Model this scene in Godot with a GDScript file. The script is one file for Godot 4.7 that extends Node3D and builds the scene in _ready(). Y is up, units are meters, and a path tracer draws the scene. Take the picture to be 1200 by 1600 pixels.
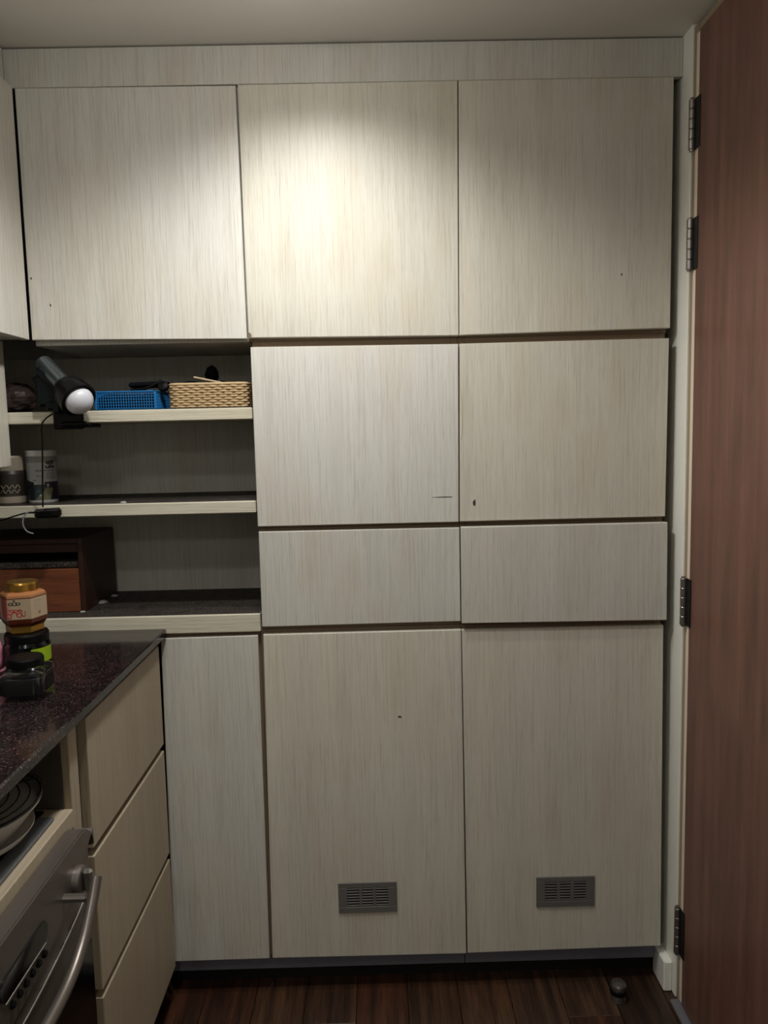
extends Node3D
# A narrow kitchen: pale wood-grain cupboards across the end wall, worktop and oven on the left, a brown door on the right.
# Metres, y up, floor at y = 0, the cupboard fronts lie in the plane z = 0.

const CEIL := 2.218
const WALL_R := 0.695
const WALL_L := -1.07
const ROOM_Z := 3.3

var rng := RandomNumberGenerator.new()
var M := {}
var names := {}
var uv_off := Vector2.ZERO
var grain_x := false       # when true the grain of flat shapes runs along the x axis

# ---------------------------------------------------------------- naming
func numbered(n: String) -> String:
	if not names.has(n):
		names[n] = 0
		return n
	names[n] += 1
	return "%s_%03d" % [n, names[n]]

func tag(o: Node3D, label: String, category: String, group := "") -> Node3D:
	o.set_meta("label", label)
	o.set_meta("category", category)
	if group != "":
		o.set_meta("group", group)
	return o

func thing(called: String, label: String, category: String, at := Vector3.ZERO, group := "") -> Node3D:
	var o := Node3D.new()
	o.name = numbered(called)
	o.position = at
	add_child(o, true)
	tag(o, label, category, group)
	return o

var part_names := {}
func obj(called: String, st: SurfaceTool, m: Material, parent: Node3D = null) -> MeshInstance3D:
	var o := MeshInstance3D.new()
	o.mesh = st.commit()
	o.material_override = m
	if parent == null:
		o.name = numbered(called)
		add_child(o, true)
	else:
		var key := str(parent.get_instance_id()) + called
		part_names[key] = part_names.get(key, -1) + 1
		o.name = called if part_names[key] == 0 else "%s_%03d" % [called, part_names[key]]
		parent.add_child(o, true)
	return o

func struct(called: String, st: SurfaceTool, m: Material, parent: Node3D = null) -> MeshInstance3D:
	var o := obj(called, st, m, parent)
	if parent == null:
		o.set_meta("kind", "structure")
	return o

# ---------------------------------------------------------------- shapes
func mb() -> SurfaceTool:
	var st := SurfaceTool.new()
	st.begin(Mesh.PRIMITIVE_TRIANGLES)
	return st

func planar(p: Vector3, n: Vector3) -> Vector2:
	var a := n.abs()
	var uv: Vector2
	if a.z >= a.x and a.z >= a.y:
		uv = Vector2(p.y, p.x) if grain_x else Vector2(p.x, p.y)
	elif a.x >= a.y:
		uv = Vector2(p.y, p.z) if grain_x else Vector2(p.z, p.y)
	else:
		uv = Vector2(p.z, p.x) if grain_x else Vector2(p.x, p.z)
	return Vector2(uv.x, -uv.y) + uv_off

func tri(st: SurfaceTool, a: Vector3, b: Vector3, c: Vector3, hint: Vector3) -> void:
	var n := (b - a).cross(c - a)
	if n.length_squared() < 1e-16:
		return
	n = n.normalized()
	if n.dot(hint) > 0.0:
		var t := b
		b = c
		c = t
	else:
		n = -n
	for p in [a, b, c]:
		st.set_normal(n)
		st.set_uv(planar(p, n))
		st.add_vertex(p)

func quad(st: SurfaceTool, a: Vector3, b: Vector3, c: Vector3, d: Vector3, hint: Vector3) -> void:
	tri(st, a, b, c, hint)
	tri(st, a, c, d, hint)

func box(st: SurfaceTool, lo: Vector3, hi: Vector3, bev := 0.001, xf := Transform3D.IDENTITY) -> void:
	# a box with chamfered edges
	var c := (lo + hi) / 2.0
	var h := (hi - lo) / 2.0
	var b := minf(bev, minf(h.x, minf(h.y, h.z)) * 0.9)
	for ax in 3:
		var u := (ax + 1) % 3
		var v := (ax + 2) % 3
		for s in [-1.0, 1.0]:
			var n := Vector3.ZERO
			n[ax] = s
			var q := []
			for k in [[-1, -1], [1, -1], [1, 1], [-1, 1]]:
				var p := c
				p[ax] += s * h[ax]
				p[u] += k[0] * (h[u] - b)
				p[v] += k[1] * (h[v] - b)
				q.append(xf * p)
			quad(st, q[0], q[1], q[2], q[3], xf.basis * n)
	for ax in 3:
		var u := (ax + 1) % 3
		var v := (ax + 2) % 3
		for su in [-1.0, 1.0]:
			for sv in [-1.0, 1.0]:
				var q := []
				for k in [[-1, 0], [1, 0], [1, 1], [-1, 1]]:
					var p := c
					p[ax] += k[0] * (h[ax] - b)
					p[u] += su * (h[u] - (b if k[1] == 0 else 0.0))
					p[v] += sv * (h[v] - (0.0 if k[1] == 0 else b))
					q.append(xf * p)
				var n := Vector3.ZERO
				n[u] = su
				n[v] = sv
				quad(st, q[0], q[1], q[2], q[3], xf.basis * n)
	for sx in [-1.0, 1.0]:
		for sy in [-1.0, 1.0]:
			for sz in [-1.0, 1.0]:
				var s := Vector3(sx, sy, sz)
				var q := []
				for ax in 3:
					var p := c
					for k in 3:
						p[k] += s[k] * (h[k] - (0.0 if k == ax else b))
					q.append(xf * p)
				tri(st, q[0], q[1], q[2], xf.basis * s)

func one_box(lo: Vector3, hi: Vector3, bev := 0.001) -> SurfaceTool:
	var st := mb()
	box(st, lo, hi, bev)
	return st

func shrink(poly: PackedVector2Array, d: float) -> PackedVector2Array:
	# every edge of a convex outline moved inwards by d
	var n := poly.size()
	var mid := Vector2.ZERO
	for p in poly:
		mid += p / n
	var out := PackedVector2Array()
	for i in n:
		var p := poly[i]
		var e0 := (p - poly[(i + n - 1) % n]).normalized()
		var e1 := (poly[(i + 1) % n] - p).normalized()
		var n0 := Vector2(-e0.y, e0.x)
		var n1 := Vector2(-e1.y, e1.x)
		if n0.dot(mid - p) < 0.0:
			n0 = -n0
		if n1.dot(mid - p) < 0.0:
			n1 = -n1
		var bis := (n0 + n1).normalized()
		out.append(p + bis * d / maxf(0.3, bis.dot(n0)))
	return out

func prism(st: SurfaceTool, poly: PackedVector2Array, z0: float, z1: float, bev: float, xf := Transform3D.IDENTITY) -> void:
	# a convex outline in x and y, thick from z0 to z1, chamfered at both faces
	var n := poly.size()
	var inner := shrink(poly, bev)
	var mid := Vector2.ZERO
	for p in poly:
		mid += p / n
	for side in 2:
		var zf := z1 if side == 1 else z0
		var zb := z1 - bev if side == 1 else z0 + bev
		var s := 1.0 if side == 1 else -1.0
		for i in n:
			var j := (i + 1) % n
			var e := poly[j] - poly[i]
			var o := Vector2(e.y, -e.x)
			if o.dot(poly[i] - mid) < 0.0:
				o = -o
			o = o.normalized()
			tri(st, xf * Vector3(mid.x, mid.y, zf), xf * Vector3(inner[i].x, inner[i].y, zf), xf * Vector3(inner[j].x, inner[j].y, zf), xf.basis * Vector3(0, 0, s))
			quad(st, xf * Vector3(inner[i].x, inner[i].y, zf), xf * Vector3(inner[j].x, inner[j].y, zf), xf * Vector3(poly[j].x, poly[j].y, zb), xf * Vector3(poly[i].x, poly[i].y, zb), xf.basis * Vector3(o.x, o.y, s))
			if side == 1:
				quad(st, xf * Vector3(poly[i].x, poly[i].y, z0 + bev), xf * Vector3(poly[j].x, poly[j].y, z0 + bev), xf * Vector3(poly[j].x, poly[j].y, zb), xf * Vector3(poly[i].x, poly[i].y, zb), xf.basis * Vector3(o.x, o.y, 0))

func vtx(st: SurfaceTool, p: Vector3, n: Vector3, uv: Vector2) -> void:
	st.set_normal(n)
	st.set_uv(uv)
	st.add_vertex(p)

func smooth_grid(st: SurfaceTool, pts: Array, nor: Array, uvs: Array) -> void:
	# rows of points with normals: two triangles per cell
	for i in pts.size() - 1:
		for j in pts[i].size() - 1:
			var a: Vector3 = pts[i][j]
			var b: Vector3 = pts[i][j + 1]
			var c: Vector3 = pts[i + 1][j + 1]
			var d: Vector3 = pts[i + 1][j]
			var ids := [[i, j], [i, j + 1], [i + 1, j + 1], [i, j], [i + 1, j + 1], [i + 1, j]]
			var face := (b - a).cross(c - a) + (c - a).cross(d - a)
			var hint: Vector3 = nor[i][j] + nor[i + 1][j + 1]
			if face.dot(hint) > 0.0:
				ids = [[i, j], [i + 1, j + 1], [i, j + 1], [i, j], [i + 1, j], [i + 1, j + 1]]
			for k in ids:
				vtx(st, pts[k[0]][k[1]], nor[k[0]][k[1]], uvs[k[0]][k[1]])

func lathe(st: SurfaceTool, prof: Array, seg := 32, xf := Transform3D.IDENTITY, u0 := 0.0, u1 := 1.0, turn := 0.0, sharp := false) -> void:
	# a profile of (radius, height) turned about y; sharp keeps the facets flat
	var rows := prof.size()
	for i in rows - 1:
		var p0: Vector2 = prof[i]
		var p1: Vector2 = prof[i + 1]
		var e := p1 - p0
		if e.length() < 1e-7:
			continue
		var nn := Vector2(e.y, -e.x).normalized()
		for s in seg:
			var a0 := turn + TAU * s / seg
			var a1 := turn + TAU * (s + 1) / seg
			var am := (a0 + a1) / 2.0
			var q := []
			for k in [[p0, a0], [p0, a1], [p1, a1], [p1, a0]]:
				q.append(Vector3(k[0].x * sin(k[1]), k[0].y, k[0].x * cos(k[1])))
			var ns := []
			for k in [a0, a1, a1, a0]:
				var a: float = am if sharp else k
				ns.append((xf.basis * Vector3(nn.x * sin(a), nn.y, nn.x * cos(a))).normalized())
			var us := [Vector2(lerpf(u0, u1, float(s) / seg), 1.0 - float(i) / (rows - 1)), Vector2(lerpf(u0, u1, float(s + 1) / seg), 1.0 - float(i) / (rows - 1)), Vector2(lerpf(u0, u1, float(s + 1) / seg), 1.0 - float(i + 1) / (rows - 1)), Vector2(lerpf(u0, u1, float(s) / seg), 1.0 - float(i + 1) / (rows - 1))]
			for t in [[0, 1, 2], [0, 2, 3]]:
				var a: Vector3 = xf * q[t[0]]
				var b: Vector3 = xf * q[t[1]]
				var c: Vector3 = xf * q[t[2]]
				var f := (b - a).cross(c - a)
				if f.length_squared() < 1e-18:
					continue
				var order: Array = t if f.dot(ns[t[0]] + ns[t[1]] + ns[t[2]]) < 0.0 else [t[0], t[2], t[1]]
				for k in order:
					vtx(st, xf * q[k], ns[k], us[k])

func tube(st: SurfaceTool, path: Array, r: float, seg := 8, closed := false) -> void:
	var n := path.size()
	var pts := []
	var nor := []
	var uvs := []
	var up := Vector3(0.123, 0.97, 0.2).normalized()
	var rows := n + 1 if closed else n
	for i in rows:
		var p: Vector3 = path[i % n]
		var a: Vector3 = path[(i - 1 + n) % n] if closed or i > 0 else path[0]
		var b: Vector3 = path[(i + 1) % n] if closed or i < n - 1 else path[n - 1]
		var d := (b - a).normalized()
		var x := up.cross(d)
		if x.length() < 0.05:
			x = Vector3.RIGHT.cross(d)
		x = x.normalized()
		var y := d.cross(x).normalized()
		up = y
		var rp := []
		var rn := []
		var ru := []
		for s in seg + 1:
			var t := TAU * s / seg
			var v := x * cos(t) + y * sin(t)
			rp.append(p + v * r)
			rn.append(v)
			ru.append(Vector2(float(s) / seg, float(i) * 0.1))
		pts.append(rp)
		nor.append(rn)
		uvs.append(ru)
	smooth_grid(st, pts, nor, uvs)
	if not closed:
		for e in [0, n - 1]:
			var d: Vector3 = (path[1] - path[0]).normalized() * -1.0 if e == 0 else (path[n - 1] - path[n - 2]).normalized()
			for s in seg:
				tri(st, path[e], pts[e][s], pts[e][s + 1], d)

func curve(pts: Array, steps := 8) -> Array:
	# a smooth line through the points
	var out := []
	var n := pts.size()
	for i in n - 1:
		for k in steps:
			var t := float(k) / steps
			var a: Vector3 = pts[max(i - 1, 0)]
			var d: Vector3 = pts[min(i + 2, n - 1)]
			out.append((pts[i] as Vector3).cubic_interpolate(pts[i + 1], a, d, t))
	out.append(pts[n - 1])
	return out

func blob(st: SurfaceTool, c: Vector3, r: Vector3, rough: float, freq: float, sd: int, flat_at := -1e9) -> void:
	# a crumpled closed lump
	var nz := FastNoiseLite.new()
	nz.seed = sd
	nz.frequency = freq
	nz.noise_type = FastNoiseLite.TYPE_CELLULAR
	nz.cellular_return_type = FastNoiseLite.RETURN_DISTANCE
	var rows := 22
	var cols := 30
	var g := []
	for i in rows + 1:
		var row := []
		for j in cols + 1:
			var th := PI * i / rows
			var ph := TAU * (j % cols) / cols
			var d := Vector3(sin(th) * cos(ph), cos(th), sin(th) * sin(ph))
			var p := c + d * r * (1.0 + rough * (nz.get_noise_3dv(d * 40.0) + 0.3))
			p.y = maxf(p.y, flat_at)
			row.append(p)
		g.append(row)
	for i in rows:
		for j in cols:
			quad(st, g[i][j], g[i][j + 1], g[i + 1][j + 1], g[i + 1][j], g[i][j] + g[i + 1][j + 1] - 2.0 * c)

# ---------------------------------------------------------------- materials
func streaks(w: int, h: int, fx: float, fy: float, sd: int, oct := 3) -> PackedByteArray:
	# noise drawn out along y
	var n := FastNoiseLite.new()
	n.seed = sd
	n.noise_type = FastNoiseLite.TYPE_SIMPLEX_SMOOTH
	n.fractal_type = FastNoiseLite.FRACTAL_FBM
	n.fractal_octaves = oct
	n.frequency = fx / w
	var hh := maxi(8, int(h * fy))
	var im := n.get_seamless_image(w, hh, false, false, 0.1, true)
	im.resize(w, h, Image.INTERPOLATE_CUBIC)
	im.convert(Image.FORMAT_L8)
	return im.get_data()

func wood(w: int, h: int, base: Color, dark: Color, warm: Color, cfg: Array, sd: int) -> Array:
	# cfg: coarse bands, fine streaks, pores, stain, each as a share; gives a colour picture and a relief picture
	var a := streaks(w, h, 9.0, 0.03, sd, 3)
	var b := streaks(w, h, 110.0, 0.04, sd + 1, 2)
	var c := streaks(w, h, 260.0, 0.07, sd + 2, 2)
	var d := streaks(w, h, 5.0, 0.35, sd + 3, 4)
	var px := PackedByteArray()
	px.resize(w * h * 3)
	var hp := PackedByteArray()
	hp.resize(w * h)
	var k0: float = cfg[0]
	var k1: float = cfg[1]
	var k2: float = cfg[2]
	var k3: float = cfg[3]
	var o := 0
	for i in w * h:
		var va := a[i] / 255.0
		var vb := b[i] / 255.0
		var vc := c[i] / 255.0
		var vd := d[i] / 255.0
		var pore := maxf(0.0, vc - 0.62) * 2.6
		var t := clampf(va * k0 + maxf(0.0, vb - 0.45) * k1 * 2.0 + pore * k2, 0.0, 1.0)
		var s := clampf((vd - 0.45) * k3 * 2.0, 0.0, 1.0)
		var r := lerpf(lerpf(base.r, warm.r, s), dark.r, t)
		var g := lerpf(lerpf(base.g, warm.g, s), dark.g, t)
		var e := lerpf(lerpf(base.b, warm.b, s), dark.b, t)
		px[o] = int(r * 255.0)
		px[o + 1] = int(g * 255.0)
		px[o + 2] = int(e * 255.0)
		hp[i] = int(255.0 * clampf(0.8 - pore * 0.8 - vb * 0.3, 0.0, 1.0))
		o += 3
	return [Image.create_from_data(w, h, false, Image.FORMAT_RGB8, px), Image.create_from_data(w, h, false, Image.FORMAT_L8, hp)]

func mat(called: String, c: Color, rough := 0.6, metal := 0.0) -> StandardMaterial3D:
	var m := StandardMaterial3D.new()
	m.resource_name = called
	m.albedo_color = c
	m.roughness = rough
	m.metallic = metal
	M[called] = m
	return m

func tex_mat(called: String, ims: Array, size: Vector2, rough := 0.5, relief := 0.4) -> StandardMaterial3D:
	var m := mat(called, Color.WHITE, rough)
	m.albedo_texture = ImageTexture.create_from_image(ims[0])
	m.uv1_scale = Vector3(1.0 / size.x, 1.0 / size.y, 1)
	if ims.size() > 1 and relief > 0.0:
		var n: Image = ims[1].duplicate()
		n.convert(Image.FORMAT_RGBA8)
		n.bump_map_to_normal_map(relief * 4.0)
		m.normal_enabled = true
		m.normal_scale = relief
		m.normal_texture = ImageTexture.create_from_image(n)
	return m

func tinted(called: String, from: String, c: Color) -> void:
	var m: StandardMaterial3D = M[from].duplicate()
	m.resource_name = called
	m.albedo_color = c
	M[called] = m

func speckle(w: int, base: Color, spots: Array, sd: int) -> Image:
	# stone: cells of several colours over fine grain
	var n := FastNoiseLite.new()
	n.seed = sd
	n.frequency = 0.02
	n.fractal_octaves = 5
	var a := n.get_seamless_image(w, w)
	a.convert(Image.FORMAT_L8)
	n.seed = sd + 1
	n.frequency = 0.12
	n.fractal_octaves = 3
	var b := n.get_seamless_image(w, w)
	b.convert(Image.FORMAT_L8)
	var ad := a.get_data()
	var bd := b.get_data()
	var px := PackedByteArray()
	px.resize(w * w * 3)
	for i in w * w:
		var c := base
		var va := ad[i] / 255.0
		var vb := bd[i] / 255.0
		c = c.lerp(spots[0], clampf((va - 0.5) * 3.0, 0.0, 1.0))
		c = c.lerp(spots[1], clampf((vb - 0.6) * 5.0, 0.0, 1.0))
		c = c.lerp(spots[2], clampf((0.36 - vb) * 5.0, 0.0, 1.0))
		px[i * 3] = int(c.r * 255.0)
		px[i * 3 + 1] = int(c.g * 255.0)
		px[i * 3 + 2] = int(c.b * 255.0)
	return Image.create_from_data(w, w, false, Image.FORMAT_RGB8, px)

func materials() -> void:
	var pale := wood(1024, 1024, Color(0.825, 0.815, 0.775), Color(0.56, 0.52, 0.465), Color(0.80, 0.765, 0.70), [0.13, 0.20, 0.28, 0.65], 11)
	tex_mat("pale_wood", pale, Vector2(0.72, 1.35), 0.5, 0.35)
	tinted("pale_wood_warm", "pale_wood", Color(0.99, 0.98, 0.95))
	tinted("pale_wood_cool", "pale_wood", Color(0.97, 0.97, 0.965))
	tinted("pale_wood_dimmed", "pale_wood", Color(0.84, 0.785, 0.71))  # darker copy: the dimmer light on the left run is put into this tint
	tinted("nosing", "pale_wood", Color(1.0, 0.985, 0.93))
	var red := wood(512, 1024, Color(0.50, 0.35, 0.29), Color(0.27, 0.175, 0.14), Color(0.42, 0.30, 0.235), [0.36, 0.22, 0.3, 1.0], 31)
	tex_mat("door_wood", red, Vector2(0.42, 1.5), 0.42, 0.3)
	var fl := wood(512, 1024, Color(0.36, 0.255, 0.18), Color(0.12, 0.08, 0.055), Color(0.27, 0.195, 0.135), [0.75, 0.5, 0.45, 0.8], 51)
	tex_mat("floor_wood", fl, Vector2(0.34, 1.1), 0.4, 0.3)
	tinted("floor_wood_light", "floor_wood", Color(1.0, 0.96, 0.9))
	tinted("floor_wood_dark", "floor_wood", Color(0.82, 0.8, 0.8))
	tinted("floor_wood_red", "floor_wood", Color(1.0, 0.88, 0.82))
	var bx := wood(256, 512, Color(0.52, 0.29, 0.17), Color(0.25, 0.125, 0.075), Color(0.56, 0.32, 0.18), [0.35, 0.4, 0.4, 0.8], 71)
	tex_mat("box_wood", bx, Vector2(0.3, 0.6), 0.5, 0.2)
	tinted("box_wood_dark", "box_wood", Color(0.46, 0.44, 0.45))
	tex_mat("granite", [speckle(512, Color(0.10, 0.075, 0.075), [Color(0.185, 0.125, 0.125), Color(0.36, 0.30, 0.295), Color(0.035, 0.03, 0.032)], 5)], Vector2(0.35, 0.35), 0.13)
	tex_mat("dusty_laminate", [speckle(512, Color(0.23, 0.205, 0.185), [Color(0.155, 0.135, 0.125), Color(0.42, 0.40, 0.37), Color(0.13, 0.115, 0.105)], 8)], Vector2(0.4, 0.4), 0.6)
	tex_mat("black_mat", [speckle(256, Color(0.055, 0.058, 0.062), [Color(0.075, 0.08, 0.085), Color(0.12, 0.125, 0.13), Color(0.03, 0.03, 0.032)], 9)], Vector2(0.12, 0.12), 0.45)
	mat("carcass", Color(0.46, 0.385, 0.30), 0.7)
	mat("plaster", Color(0.66, 0.65, 0.62), 0.85)
	mat("ceiling_paint", Color(0.90, 0.89, 0.86), 0.9)
	mat("gloss_cream", Color(0.93, 0.92, 0.87), 0.35)
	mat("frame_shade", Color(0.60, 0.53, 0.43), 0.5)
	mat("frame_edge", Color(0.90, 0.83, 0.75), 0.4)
	mat("plinth_grey", Color(0.45, 0.45, 0.49), 0.45, 0.2)
	mat("plinth_black", Color(0.05, 0.045, 0.045), 0.6)
	mat("vent_grey", Color(0.43, 0.42, 0.40), 0.5, 0.2)
	mat("vent_dark", Color(0.06, 0.06, 0.06), 0.8)
	mat("hinge_steel", Color(0.58, 0.555, 0.53), 0.32, 0.9)
	mat("hinge_dark", Color(0.10, 0.09, 0.085), 0.5, 0.4)
	mat("steel", Color(0.47, 0.44, 0.41), 0.38, 0.75)
	mat("steel_bright", Color(0.74, 0.73, 0.70), 0.25, 0.9)
	mat("oven_glass", Color(0.03, 0.028, 0.03), 0.12)
	mat("black_plastic", Color(0.045, 0.045, 0.048), 0.35)
	mat("black_gloss", Color(0.02, 0.02, 0.022), 0.12)
	mat("torch_green", Color(0.075, 0.095, 0.10), 0.3, 0.2)
	mat("torch_silver", Color(0.38, 0.41, 0.42), 0.24, 0.8)
	mat("diffuser_white", Color(0.80, 0.80, 0.82), 0.35)
	mat("blue_plastic", Color(0.10, 0.40, 0.62), 0.35)
	mat("wicker", Color(0.72, 0.615, 0.455), 0.7)
	mat("wicker_dark", Color(0.50, 0.38, 0.24), 0.8)
	mat("navy_cloth", Color(0.05, 0.05, 0.085), 0.7)
	mat("pale_stick", Color(0.66, 0.58, 0.46), 0.6)
	mat("bag_brown", Color(0.25, 0.20, 0.175), 0.5)
	mat("bag_pink", Color(0.86, 0.55, 0.62), 0.35)
	mat("ceramic", Color(0.80, 0.78, 0.75), 0.25)
	mat("wire_black", Color(0.03, 0.03, 0.03), 0.4, 0.5)
	mat("gold", Color(0.70, 0.53, 0.24), 0.28, 0.9)
	mat("honey", Color(0.33, 0.14, 0.06), 0.15)
	mat("honey_light", Color(0.62, 0.41, 0.25), 0.2)
	mat("label_green", Color(0.55, 0.66, 0.06), 0.5)
	mat("jar_brown", Color(0.17, 0.145, 0.12), 0.4)
	mat("jar_cream", Color(0.56, 0.52, 0.45), 0.45)
	mat("paper_white", Color(0.66, 0.65, 0.63), 0.6)
	mat("stain", Color(0.25, 0.22, 0.18), 0.8)
	mat("bay_dark", Color(0.27, 0.235, 0.205), 0.7)
	mat("stone_strip", Color(0.40, 0.40, 0.41), 0.5)
	mat("grey_strip", Color(0.42, 0.43, 0.44), 0.4, 0.4)
	mat("cord_grey", Color(0.45, 0.45, 0.45), 0.45)
	var gl := mat("clear_glass", Color(0.4, 0.42, 0.42, 0.02), 0.03)
	gl.transparency = BaseMaterial3D.TRANSPARENCY_ALPHA
	for k in ["black_plastic", "navy_cloth", "torch_green", "black_mat", "dusty_laminate"]:
		(M[k] as StandardMaterial3D).metallic_specular = 0.25
	var em := mat("lamp_glow", Color(1.0, 0.98, 0.93), 0.5)
	em.emission_enabled = true
	em.emission = Color(1.0, 0.95, 0.86)
	em.emission_energy_multiplier = 2.0
	honey_label()
	tub_label()

func scribble(im: Image, c: Color, at: Vector2, size: Vector2, sd: int, loops: int, thick: int) -> void:
	var r := RandomNumberGenerator.new()
	r.seed = sd
	for l in loops:
		var o := at + Vector2(size.x * (l + 0.5) / loops, size.y * r.randf_range(0.3, 0.7))
		var rx := size.x / loops * r.randf_range(0.35, 0.6)
		var ry := size.y * r.randf_range(0.25, 0.5)
		var a0 := r.randf_range(0, TAU)
		var span := r.randf_range(3.5, 6.2)
		for k in 70:
			var t := a0 + span * k / 70.0
			im.fill_rect(Rect2i(int(o.x + rx * cos(t)), int(o.y + ry * sin(t)), thick, thick), c)

func fine_print(im: Image, c: Color, r: Rect2, lines: int, sd: int) -> void:
	var g := RandomNumberGenerator.new()
	g.seed = sd
	for l in lines:
		var x := r.position.x
		var y := r.position.y + r.size.y * l / lines
		while x < r.end.x:
			var w := g.randf_range(2, 7)
			im.fill_rect(Rect2i(int(x), int(y), int(w), maxi(1, int(r.size.y / lines * 0.5))), c)
			x += w + g.randf_range(1, 3)

func honey_label() -> void:
	# cream paper, red at the left, a black three-looped emblem, red curling letters, small print at the right
	var w := 384
	var h := 128
	var im := Image.create(w, h, false, Image.FORMAT_RGB8)
	for x in w:
		var t := clampf((float(x) - 60.0) / 60.0, 0.0, 1.0)
		var c := Color(0.62, 0.20, 0.17).lerp(Color(0.66, 0.58, 0.47), t)
		im.fill_rect(Rect2i(x, 0, 1, h), c)
	for k in 3:
		for a in 60:
			var t := TAU * a / 60.0
			var rr := 10.0 if k != 1 else 12.0
			im.fill_rect(Rect2i(int(118 + k * 20 + rr * cos(t)), int(28 + rr * 0.8 * sin(t)), 5, 4), Color(0.06, 0.05, 0.05))
	im.fill_rect(Rect2i(130, 8, 16, 5), Color(0.06, 0.05, 0.05))
	im.fill_rect(Rect2i(135, 4, 7, 4), Color(0.06, 0.05, 0.05))
	scribble(im, Color(0.60, 0.10, 0.13), Vector2(92, 58), Vector2(84, 22), 4, 4, 4)
	scribble(im, Color(0.62, 0.12, 0.16), Vector2(96, 84), Vector2(78, 30), 9, 3, 5)
	scribble(im, Color(0.55, 0.18, 0.12), Vector2(160, 66), Vector2(34, 44), 13, 2, 4)
	fine_print(im, Color(0.40, 0.36, 0.32), Rect2(262, 20, 40, 8), 1, 2)
	fine_print(im, Color(0.55, 0.51, 0.46), Rect2(256, 36, 46, 50), 7, 3)
	im.fill_rect(Rect2i(284, 90, 18, 18), Color(0.42, 0.40, 0.38))
	fine_print(im, Color(0.6, 0.56, 0.5), Rect2(258, 94, 20, 14), 2, 5)
	var m := mat("honey_label", Color.WHITE, 0.5)
	m.albedo_texture = ImageTexture.create_from_image(im)

func tub_label() -> void:
	# white paper with dark print at the top right and a navy, green and cream picture below
	var w := 256
	var h := 256
	var im := Image.create(w, h, false, Image.FORMAT_RGB8)
	im.fill(Color(0.60, 0.60, 0.585))
	im.fill_rect(Rect2i(0, 0, w, 34), Color(0.46, 0.455, 0.435))
	var ink := Color(0.08, 0.09, 0.10)
	scribble(im, ink, Vector2(150, 26), Vector2(44, 16), 3, 3, 6)
	scribble(im, ink, Vector2(148, 48), Vector2(50, 16), 6, 3, 6)
	fine_print(im, ink, Rect2(92, 80, 110, 12), 1, 4)
	fine_print(im, Color(0.3, 0.3, 0.32), Rect2(148, 96, 56, 40), 5, 8)
	fine_print(im, Color(0.35, 0.35, 0.36), Rect2(92, 112, 40, 10), 1, 12)
	fine_print(im, Color(0.2, 0.15, 0.13), Rect2(74, 136, 20, 10), 1, 14)
	for y in range(120, h):
		for x in w:
			var fx := float(x) / w
			var fy := float(y) / h
			if fx < 0.30 and fy > 0.52 + fx * 0.2:
				im.set_pixel(x, y, Color(0.07, 0.09, 0.15) if fy > 0.6 else Color(0.2, 0.14, 0.12))
			elif fx < 0.53 and fy > 0.64:
				im.set_pixel(x, y, Color(0.15, 0.21, 0.17) if fx + fy < 1.3 else Color(0.36, 0.36, 0.27))
			elif fx >= 0.53 and fy > 0.58:
				im.set_pixel(x, y, Color(0.40, 0.40, 0.28) if fy > 0.72 and fx < 0.72 - (fy - 0.72) * 0.3 else Color(0.10, 0.09, 0.16))
	im.fill_rect(Rect2i(148, 160, 12, 20), Color(0.55, 0.53, 0.55))
	im.fill_rect(Rect2i(106, 224, 18, 8), Color(0.6, 0.6, 0.58))
	im.fill_rect(Rect2i(92, 198, 16, 10), Color(0.25, 0.27, 0.36))
	var m := mat("tub_label", Color.WHITE, 0.5)
	m.albedo_texture = ImageTexture.create_from_image(im)

# ---------------------------------------------------------------- the setting
func downlight(p: Vector3, beams: Array, spill: float, label: String) -> void:
	# a shallow round fitting; beams are [energy, half angle, softness], spill is soft sideways light, raised on some as added fill
	var t := thing("downlight", label, "ceiling light", p, "round ceiling downlights")
	var st := mb()
	lathe(st, [Vector2(0.048, -0.001), Vector2(0.05, -0.007), Vector2(0.062, -0.009), Vector2(0.066, -0.005), Vector2(0.067, -0.001)], 40)
	obj("trim_ring", st, M.gloss_cream, t)
	var g := mb()
	lathe(g, [Vector2(0.0, -0.022), Vector2(0.030, -0.021), Vector2(0.044, -0.015), Vector2(0.047, -0.001), Vector2(0.0, -0.001)], 32)
	obj("glowing_lamp_disc", g, M.lamp_glow, t)
	var warm := Color(0.99, 0.99, 0.99)
	for b in beams:
		var l := SpotLight3D.new()
		l.name = "downlight_beam"
		l.position = Vector3(0, -0.028, 0)
		l.rotation_degrees.x = -90
		l.light_color = warm
		l.light_energy = b[0]
		l.spot_angle = b[1]
		l.spot_angle_attenuation = b[2]
		l.spot_range = 8.0
		l.spot_attenuation = 2.0
		l.light_size = 0.04
		l.shadow_enabled = true
		t.add_child(l, true)
	if spill > 0.0:
		var o := OmniLight3D.new()
		o.name = "downlight_spill"
		o.position = Vector3(0, -0.065, 0)
		o.light_color = warm
		o.light_energy = spill
		o.omni_range = 8.0
		o.omni_attenuation = 2.0
		o.light_size = 0.04
		o.shadow_enabled = true
		t.add_child(o, true)

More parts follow.
